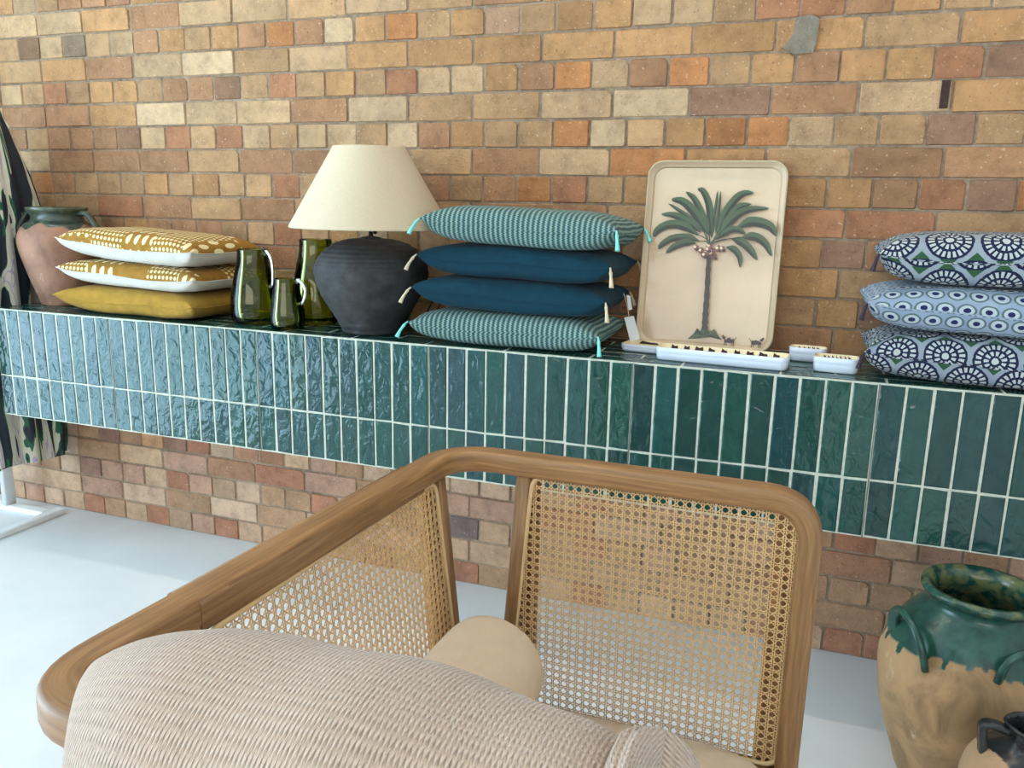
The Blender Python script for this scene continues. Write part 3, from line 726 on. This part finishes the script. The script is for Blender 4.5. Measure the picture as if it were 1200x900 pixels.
for f, wd in zip(FR, FW):
    c = spline([(x, 0, z) for x, z in f], 10); n = len(c)
    for i in range(n):
        t = (c[min(i+1, n-1)]-c[max(i-1, 0)]).normalized(); nn = Vector((-t.z, 0, t.x)); q = i/(n-1)
        if nn.z < 0: nn = -nn
        wv = wd*.85*min(1, q*4+.25)*(1-q**3)**.6
        if i:
            for sgn, mi in ((1, 0), (-1, 1)):
                lay[0] += 1
                k = 1 if sgn > 0 else .8
                p0, p1 = c[i-1], c[i]
                tip0 = p0+pn*(sgn*pw*k)+t*.003; tip1 = p1+nn*(sgn*wv*k)+t*(.006+rp.uniform(-.001, .002))
                ids = [pr_pt(p0.x, p0.z), pr_pt(p1.x, p1.z), pr_pt(tip1.x, tip1.z), pr_pt((tip0.x+tip1.x)/2-nn.x*sgn*.0012, (tip0.z+tip1.z)/2-nn.z*sgn*.0012), pr_pt(tip0.x, tip0.z)]
                b.face(ids if sgn < 0 else ids[::-1], None, mi, False)
                if sgn > 0 and i % 2 == 0 and wv > .003:      # dark veins on the light half
                    lay[0] += 1; e_ = p1+nn*(wv*.9)+t*.006
                    b.face([pr_pt(p1.x, p1.z), pr_pt(p1.x+t.x*.0030, p1.z+t.z*.0030), pr_pt(e_.x, e_.z)], None, 1, False)
        pn, pw = nn, wv
def ribbon(pts, w0, w1, mi):
    c = spline([(x, 0, z) for x, z in pts], 6); n = len(c); lay[0] += 3; prev = None
    for i in range(n):
        t = (c[min(i+1, n-1)]-c[max(i-1, 0)]).normalized(); nn = Vector((-t.z, 0, t.x)); wv = (w0+(w1-w0)*i/(n-1))/2*(1+.12*math.sin(i*2.3))
        cur = (pr_pt(c[i].x+nn.x*wv, c[i].z+nn.z*wv), pr_pt(c[i].x-nn.x*wv, c[i].z-nn.z*wv))
        if prev: b.face((prev[0], prev[1], cur[1], cur[0]), None, mi, False)
        prev = cur
for s_ in ST: ribbon([s_[0], ((s_[0][0]+s_[1][0])/2, (s_[0][1]+s_[1][1])/2+.003), s_[1]], .003, .002, 1)
for k in range(7):
    a = rp.uniform(-.02, .02); ribbon([(a*.3, .283), (a*.8, .300), (a*1.3, .318)], .004, .002, k % 2)
ribbon(TRK, .0115, .0165, 2)
def blob(cx, cz, r, mi, n=9, sx=1):
    lay[0] += 2; b.face([pr_pt(cx+sx*r*math.cos(-2*PI*k/n)*rp.uniform(.7, 1.2), cz+r*math.sin(-2*PI*k/n)*rp.uniform(.7, 1.2)) for k in range(n)][::-1], None, mi, False)
for x, z in FRU:
    blob(x, z, .009, 3); blob(x+.004, z-.005, .0045, 2); blob(x-.004, z+.002, .004, 5)
lay[0] += 2; cxg, czg = .006, .036
ids = [pr_pt(x, z) for x, z in GRS]; cg = pr_pt(cxg, czg)
for i in range(len(ids)): b.face((ids[i], cg, ids[(i+1) % len(ids)]), None, 1 if i % 3 else 0, False)
for k in range(26):
    x = rp.uniform(-.034, .046); z0 = .028+.014*(1-((x-.006)/.045)**2)
    lay[0] += 1; b.face([pr_pt(x-.0012, z0), pr_pt(x+rp.uniform(-.004, .004), z0+rp.uniform(.008, .018)), pr_pt(x+.0012, z0)][::-1], None, k % 2, False)
for cx_, sgn in ((.072, 1), (.142, -1)):       # two small dark animal figures by the bottom rim
    for dx, dz, r_ in ((0, .012, .0075), (.008, .011, .006), (-.008, .011, .006), (-.014*sgn, .019, .0045), (-.017*sgn, .023, .003), (.014*sgn, .016, .0022), (.017*sgn, .020, .0018)): blob(cx_+dx, dz+.016, r_, 4)
    for dx in (-.010, -.006, .006, .010): ribbon([(cx_+dx, .027), (cx_+dx*1.15, .0205), (cx_+dx*1.1, .014)], .003, .002, 4)
b.build('palm_print', [PGREEN, PDARK, PTRUNK, PFRUIT, DISHP, DISHC], tray)
for o in list(tray.children): pass

# ------------------------------------------------------------------ small dishes
def dish(c, w_, d_, h_, label, rz, motif, r=.018):
    root = thing('trinket_dish', c, label, 'dish', 'small enamel dishes on the tiled ledge', rz)
    def ring(ins, z): return [Vector((x, y, z)) for x, y in rrect(w_-2*ins, d_-2*ins, max(.004, r-ins*.6), 6)]
    b = MB()
    R_ = [ring(.006, 0), ring(.002, .003), ring(.0, h_*.5), ring(.0005, h_*.55), ring(-.0006, h_*.62), ring(-.0005, h_-.002), ring(.001, h_), ring(.0035, h_-.001), ring(.006, h_*.45), ring(.012, .006)]
    n0 = len(R_[0]); b.grid(R_, True, mi=lambda i, j: 0 if j < 6 else 1)
    b.face(list(range(n0))[::-1], None, 0, False); b.face(list(range(len(b.v)-n0, len(b.v))), None, 1, False)
    rq = random.Random(len(label))
    n = motif; yb = d_/2-.0052
    for k in range(n):                    # dark painted motifs along the inside of the rim
        x = -w_/2+.018+(w_-.036)*(k+.5)/n; hw = (w_-.036)/n*rq.uniform(.25, .40); z0 = h_*.55
        q = [(x-hw, z0), (x+hw, z0), (x+hw*.8, h_*rq.uniform(.75, .95)), (x+hw*.1, h_*.82), (x-hw*.7, h_*.96)]
        f0 = [b.pt((a, yb+(z-h_)*.055-.0006, z)) for a, z in q]; b.face(f0, None, 2, False)
    for k in range(n):                    # and on the rolled lip at the front
        x = -w_/2+.018+(w_-.036)*(k+.5)/n; hw = (w_-.036)/n*.28
        f0 = [b.pt(p) for p in ((x-hw, -d_/2+.0012, h_+.0004), (x+hw, -d_/2+.0012, h_+.0004), (x+hw*.7, -d_/2+.0042, h_-.0002), (x-hw, -d_/2+.0042, h_-.0002))]; b.face(f0, None, 2, False)
    b.build('bowl', [DISHW, DISHC, DISHP], root)
dish((-.418, -.190, HT), .112, .085, .020, 'low rectangular dish with plain cream inside, beside the teal cushions', R(-8), 1)
dish((-.205, -.285, HT), .322, .078, .033, 'long narrow white dish with brown painted rim in front of the palm tray', R(-4), 9)
dish((-.004, -.150, HT), .090, .055, .036, 'small white dish set farther back, just right of the palm tray corner', R(-4), 5)
dish((.062, -.270, HT), .102, .062, .037, 'small white dish with brown marked rim at the ledge edge, nearest the blue cushions', R(-4), 7)

# ------------------------------------------------------------------ clothes rack with printed dresses
rk = thing('clothes_rack', (-3.0, -.25, 0), 'white steel clothes rack beyond the left end of the tiled ledge', 'rack'); RO = (-3.0, -.25, 0)
b = MB(RO); b.box((-3.35, -.125, 0), (-2.80, -.085, .022), bev=.003); b.box((-2.797, -.52, 0), (-2.757, -.055, .022), bev=.003); b.box((-3.39, -.52, 0), (-3.35, -.055, .022), bev=.003); b.box((-2.80, -.12, .004), (-2.797, -.09, .018)); b.build('base_frame', WMETAL, rk)
b = MB(RO); b.sweep(fillet([(-3.0, -.105, .02), (-3.0, -.105, 1.72), (-3.0, -.25, 1.72)], .04), rrect(.045, .025, .004, 2), up=(1, 0, 0)); b.build('post', WMETAL, rk)
b = MB(RO); b.sweep([(-3.36, -.25, 1.705), (-2.67, -.25, 1.705)], circ(.012, 14), up=(0, 0, 1)); b.build('rail', WMETAL, rk)
def garment(x, seed, label, hem):
    rg = random.Random(seed); ph = [rg.uniform(0, 6) for _ in range(6)]
    rows = []; zs = [1.535, 1.53, 1.515, 1.48, 1.42, 1.34, 1.25, 1.15, 1.05, .95, .85, .75, .65, .55, .46, .38, hem+.02, hem]
    tabw = [(hem, .175), (.7, .19), (1.158, .186), (1.34, .128), (1.48, .07), (1.515, .055), (1.535, .05)]; tabt = [(hem, .022), (.9, .020), (1.3, .018), (1.5, .016), (1.535, .012)]
    N = 96
    for z in zs:
        wv, tv = interp(tabw, z), interp(tabt, z); k = min(1, (1.55-z)*2.2); row = []
        for i in range(N):
            a = 2*PI*i/N
            f = k*(.010*math.sin(9*a+ph[0]+z*1.2)+.007*math.sin(15*a+ph[1]-z*2)+.004*math.sin(23*a+ph[2]))
            yy = (wv+f*.5)*math.cos(a); xx = (tv)*math.sin(a)+f*math.copysign(1, math.sin(a)+1e-6)*(.4+.6*abs(math.sin(a)))*.8
            row.append((x+xx+.004*math.sin(z*5+ph[3]), -.25+yy, z+(.012*math.sin(a*2+ph[4]) if z < hem+.03 else 0)))
        rows.append(row)
    root = thing('dress', (x, -.25, hem), label, 'dress', 'printed dresses on the white rack')
    b = MB((x, -.25, hem)); ids = b.grid(rows, True, uv=lambda i, j: (i/N*.8, zs[min(j, len(zs)-1)]), flip=True)
    b.build('fabric', m_garment(seed % 4), root)
    h = thing('clothes_hanger', (x, -.25, 1.52), 'white wire hanger holding the ' + ('dress nearest the ledge', 'second dress from the ledge', 'third dress from the ledge')[seed-1], 'hanger', 'hangers on the white rack')
    b = MB((x, -.25, 1.52)); b.sweep(spline([(x, -.25, 1.54), (x, -.25, 1.66), (x, -.243, 1.69), (x, -.232, 1.708), (x, -.245, 1.725), (x, -.262, 1.722), (x, -.27, 1.705)], 5), circ(.0028, 8), up=(1, 0, 0)); b.build('hook', WMETAL, h)
    b = MB((x, -.25, 1.52)); b.sweep(spline([(x, -.325, 1.475), (x, -.295, 1.515), (x, -.25, 1.545), (x, -.205, 1.515), (x, -.175, 1.475)], 5), circ(.006, 8), up=(1, 0, 0)); b.build('arms', WMETAL, h)
garment(-2.690, 1, 'printed silk dress in cream, navy and green hanging nearest the ledge, first on the rack', .285)
garment(-2.780, 2, 'printed silk dress second from the ledge on the white rack', .255)
garment(-2.870, 3, 'printed silk dress third from the ledge on the white rack', .27)

# ------------------------------------------------------------------ cane armchair
CO = (-.31, -1.42, 0)
ch = thing('cane_armchair', CO, 'oak armchair with woven cane back and side panels in the foreground', 'armchair')
ZR = .782                                       # centre height of the top rail
YA, YN = -.975, -1.862                          # far arm, near arm
path = fillet([(.028, YA, .012), (.030, YA, ZR), (-.625, YA, ZR), (-.672, YN, ZR), (.030, YN, ZR), (.028, YN, .012)], [0, .075, .10, .085, .075, 0], 10)
b = MB(CO)
# split long straights so the frame does not twist
pp_ = []
for a, c in zip(path, path[1:]):
    n = max(1, int((c-a).length/.05))
    for k in range(n): pp_.append(a+(c-a)*k/n)
pp_.append(path[-1])
b.sweep(pp_, rrect(.047, .040, .009, 4), up=(1, 0, 0)); b.build('frame_rail', WOOD, ch)
b = MB(CO)                                      # thicker back rail between the corner joints
b.sweep([(-.6345-.003, -1.13, ZR-.004), (-.645-.003, -1.35, ZR-.004), (-.6605-.003, -1.66, ZR-.004)], rrect(.054, .046, .010, 4), up=(0, 0, 1)); b.build('back_rail', WOOD, ch)
def post(pts, w_, d_, name, upv=(0, 1, 0)):
    b = MB(CO); b.sweep(pts, rrect(w_, d_, .007, 3), up=upv); return b.build(name, WOOD, ch)
SZ = .25
post([(-.476, YA, ZR-.01), (-.490, YA, .55), (-.512, YA, SZ)], .030, .036, 'arm_post')
post([(-.476, YN, ZR-.01), (-.490, YN, .55), (-.512, YN, SZ)], .030, .036, 'arm_post')
post([(-.634, -1.045, ZR-.01), (-.605, -1.028, .42), (-.590, -1.02, SZ)], .034, .030, 'back_post')
post([(-.655, -1.69, ZR-.01), (-.620, -1.70, .42), (-.600, -1.71, SZ)], .034, .060, 'back_post')
post([(-.555, -1.00, SZ+.01), (-.60, -.99, .0)], .038, .038, 'leg'); post([(-.565, -1.82, SZ+.01), (-.60, -1.83, .0)], .038, .038, 'leg')
# seat frame
def bar(p0, p1, w_, h_, name):
    b = MB(CO); b.sweep([p0, ((p0[0]+p1[0])/2, (p0[1]+p1[1])/2, (p0[2]+p1[2])/2), p1], rrect(w_, h_, .008, 3), up=(0, 0, 1)); return b.build(name, WOOD, ch)
bar((-.60, YA, SZ), (.028, YA, SZ), .034, .055, 'seat_rail'); bar((-.60, YN, SZ), (.028, YN, SZ), .034, .055, 'seat_rail')
bar((-.595, YA, SZ), (-.605, YN, SZ), .034, .055, 'seat_rail'); bar((.026, YA, SZ), (.026, YN, SZ), .034, .055, 'seat_rail')
b = MB(CO); b.box((-.585, YN+.02, SZ-.02), (.012, YA-.02, SZ+.004)); b.build('seat_deck', WOOD, ch)
def cane_panel(o, ea, eb, poly, pitch, label=None, stile=()):
    """woven cane in the plane o + a*ea + b*eb, clipped to the convex polygon"""
    o, ea, eb = Vector(o), Vector(ea).normalized(), Vector(eb).normalized(); nn = ea.cross(eb).normalized()
    W = lambda a, c, d=0: o+ea*a+eb*c+nn*d
    def clip(p, q):
        t0, t1 = 0., 1.; d = (q[0]-p[0], q[1]-p[1]); n = len(poly)
        for i in range(n):
            (ax, ay), (bx, by) = poly[i], poly[(i+1) % n]; nx, ny = -(by-ay), bx-ax
            den = nx*d[0]+ny*d[1]; num = nx*(p[0]-ax)+ny*(p[1]-ay)
            if abs(den) < 1e-12:
                if num < 0: return None
            else:
                t = -num/den
                if den > 0: t0 = max(t0, t)
                else: t1 = min(t1, t)
        if t0 >= t1-1e-6: return None
        return ((p[0]+d[0]*t0, p[1]+d[1]*t0), (p[0]+d[0]*t1, p[1]+d[1]*t1))
    am, aM = min(p[0] for p in poly), max(p[0] for p in poly); bm, bM = min(p[1] for p in poly), max(p[1] for p in poly)
    b = MB(CO); hw, th = pitch*.057, .0008
    def strand(p, q, lvl, wmul=1.0, wave=0):
        s = clip(p, q)
        if not s: return
        (a0, b0), (a1, b1) = s; L = math.hypot(a1-a0, b1-b0)
        if L < pitch*.3: return
        n = max(2, int(L/pitch*2)) if wave else 1
        ux, uy = (a1-a0)/L, (b1-b0)/L; px, py = -uy*hw*wmul, ux*hw*wmul
        rows = []
        for k in range(n+1):
            t = k/n; a, c = a0+(a1-a0)*t, b0+(b1-b0)*t; z = lvl+(wave*(1 if k % 2 else -1))
            rows.append([W(a+px, c+py, z-th/2), W(a+px*.5, c+py*.5, z+th/2), W(a-px*.5, c-py*.5, z+th/2), W(a-px, c-py, z-th/2), W(a, c, z-th)])
        b.grid(rows, True, sm=False)
    n = int((aM-am)/pitch)+2; m_ = int((bM-bm)/pitch)+2; e = pitch*.12
    for i in range(n):
        for s_ in (-e, e): strand((am+i*pitch+s_, bm-.01), (am+i*pitch+s_, bM+.01), .0006, wave=.0004)
    for j in range(m_):
        for s_ in (-e, e): strand((am-.01, bm+j*pitch+s_), (aM+.01, bm+j*pitch+s_), -.0006, wave=.0004)
    big = (aM-am)+(bM-bm)
    for k in range(-m_-2, n+m_+2):
        c = (k+.5)*pitch
        strand((am+c-big, bm-big*-1-0), (am+c+0, bm), .0014, 1.05) if False else None
        strand((am+c, bm), (am+c-big, bm+big), .0010, .95); strand((am+c, bm), (am+c+big, bm+big), -.0010, .95)
    pan = b.build('cane_panel', CANE, ch)
    rr = fillet([W(p[0], p[1], .001) for p in poly], .028, 8, True)
    b = MB(CO); b.sweep(rr, circ(.0042, 8), up=nn, closed=True, cap=False); b.build('border_bead', BEAD, pan)
    # corner gussets: wood closing the rounded corners and rebate strips behind the weave
    for (a0, b0, a1, b1) in stile:
        b = MB(CO)
        P8 = [W(a, c, d) for d in (-.012, -.028) for a, c in ((a0, b0), (a1, b0), (a1, b1), (a0, b1))]
        ids = [b.pt(p) for p in P8]
        for q in ((0, 1, 2, 3), (7, 6, 5, 4), (0, 4, 5, 1), (1, 5, 6, 2), (2, 6, 7, 3), (3, 7, 4, 0)): b.face([ids[i] for i in q], [(P8[i].z, P8[i].x+P8[i].y) for i in q], 0, False)
        b.build('rebate', WOOD, pan)
    return pan
CP = .0153
# far arm: faces the seat (towards -Y)
far = [(-.468, .285), (.014, .285), (.014, .764), (-.457, .764)]
far = [(-.500, .285), (.012, .285), (.014, .766), (-.459, .766)]
cane_panel((0, YA-.012, 0), (1, 0, 0), (0, 0, 1), far, CP, stile=((-.03, .285, .012, .766), (-.48, .285, -.452, .766)))
near = [(-.500, .285), (.012, .285), (.014, .766), (-.459, .766)]
cane_panel((0, YN+.012, 0), (1, 0, 0), (0, 0, 1), near, CP)
# back: leans outward
bt, bl = Vector((-.632, -1.36, .754)), Vector((-.588, -1.36, .285))
eb = (bt-bl).normalized(); hb = (bt-bl).length
# plane runs along Y with a slight splay following the rail
eas = Vector((.022, 1, 0)).normalized()
back = [(-.325, 0), (.330, 0), (.300, hb), (-.300, hb)]
cane_panel(bl, eas, eb, back, CP, stile=((.27, 0, .31, hb),))

# cushions of the chair
def rbox(c, hx, hy, hz, r, n=8, pw=5):
    """soft box: superellipsoid grid"""
    b = MB((c[0], c[1], c[2]-hz)); rows = []; NU, NV = 64, 28
    sg = lambda v, p: math.copysign(abs(v)**p, v)
    for j in range(NV+1):
        ph = -PI/2+PI*j/NV; row = []
        for i in range(NU):
            th = 2*PI*i/NU
            row.append((c[0]+hx*sg(math.cos(ph), r)*sg(math.cos(th), .28), c[1]+hy*sg(math.cos(ph), r)*sg(math.sin(th), .28), c[2]+hz*sg(math.sin(ph), .55)))
        rows.append(row)
    b.grid(rows, True, uv=lambda i, j: (rows[min(j, NV)][i % NU][0]*1.0, rows[min(j, NV)][i % NU][1])); return b
sc_ = thing('seat_cushion', (-.275, -1.418, .254), 'beige linen seat cushion lying in the cane armchair', 'cushion')
b = rbox((-.275, -1.418, .254+.042), .292, .405, .042, .22); b.build('cover', BEIGE, sc_)
BOLC = (-.487, 0, .338+.100); BR = .100
bo = thing('bolster_cushion', (-.487, -1.44, .338), 'beige cylindrical bolster lying along the back of the cane armchair', 'cushion')
b = MB((-.487, -1.44, .338)); rows = []
for (y, r) in [(-1.74, .0), (-1.742, .07), (-1.735, .092), (-1.715, BR), (-1.6, BR*1.01), (-1.4, BR), (-1.2, BR*1.01), (-1.13, BR), (-1.108, .0975), (-1.102, .093), (-1.100, .0)]:
    rows.append([(BOLC[0]+max(r, .0005)*math.cos(2*PI*i/48), y, BOLC[2]+max(r, .0005)*math.sin(2*PI*i/48)) for i in range(48)])
b.grid(rows, True, uv=lambda i, j: (i/48*.6, rows[min(j, len(rows)-1)][0][1])); b.build('cover', BEIGE, bo)

# ------------------------------------------------------------------ knitted throw over the near arm
tw = thing('knitted_throw', (-.33, -1.87, .48), 'thick oatmeal knitted throw draped over the near arm of the cane armchair', 'throw')
def slab(x0, x1, ythick, base_off, zlow_out, zlow_in, seed, expL=2.6, expR=7):
    """folded blanket: inverted U over the arm rail, thick, with rounded edges"""
    rt_ = random.Random(seed); ph = [rt_.uniform(0, 6) for _ in range(6)]
    # centre line of the U in (y,z)
    yo, yi, zt = YN-.045-base_off, YN+.045+base_off, ZR+.028+base_off
    cl = fillet([(0, yo-.035, zlow_out), (0, yo, zt), (0, yi, zt), (0, yi+.02, zlow_in)], [0, .06, .05, 0], 10)
    cc_ = []
    for a, c in zip(cl, cl[1:]):
        n = max(1, int((c-a).length/.012))
        for k in range(n): cc_.append(a+(c-a)*k/n)
    cc_.append(cl[-1]); M = len(cc_); Ls = [0]
    for a, c in zip(cc_, cc_[1:]): Ls.append(Ls[-1]+(c-a).length)
    NS = 60; b = MB((-.33, -1.87, .48))
    def thick(s):
        q = (1-abs(2*s-1)**(expL if s < .5 else expR)); return ythick*max(0, q)**.5
    def pos(s, k, side):
        p = cc_[k]; t = (cc_[min(k+1, M-1)]-cc_[max(k-1, 0)]).normalized(); nn = Vector((0, -t.z, t.y))   # outward
        if nn.z < 0 and abs(nn.z) > .5: nn = -nn
        h = thick(s); yq = p.y+nn.y*ythick
        xl = x0+.40*max(0, -1.86-yq)+1.2*max(0, yq+1.815); x = xl+(x1-xl)*s
        h = thick(s); e = min(1, min(Ls[k], Ls[-1]-Ls[k])/.03)**.5
        wob = .004*math.sin(9*s+ph[0]+Ls[k]*5)+.003*math.sin(17*s+ph[1]-Ls[k]*9)
        if side > 0: d = h*e+wob*min(1, h/.02)
        else: d = -.004*e*min(1, h/.01)
        return Vector((x, p.y, p.z))+nn*d
    for side in (1, -1):
        rows = [[pos(.5-.5*math.cos(PI*i/NS), k, side) for i in range(NS+1)] for k in range(M)]
        xs = [x0+(x1-x0)*(.5-.5*math.cos(PI*i/NS)) for i in range(NS+1)]
        vv = []
        for r_ in rows:
            q = [0]
            for a, c in zip(r_, r_[1:]): q.append(q[-1]+(c-a).length)
            o_ = r_[NS//2][0]-q[NS//2]; vv.append([t+o_ for t in q])
        b.grid(rows, uv=lambda i, j: (Ls[j]+base_off, vv[j][i]), flip=(side > 0))
    return b
slab(-.600, -.085, .076, .004, .50, .46, 4, 3.6).build('folded_knit', KNIT, tw)
slab(-.118, -.078, .062, .008, .52, .48, 8, 3, 3).build('ribbed_hem', KNIT, tw)
slab(-.30, -.056, .017, .002, .54, .50, 6, 5, 4).build('under_fold', KNIT, tw)
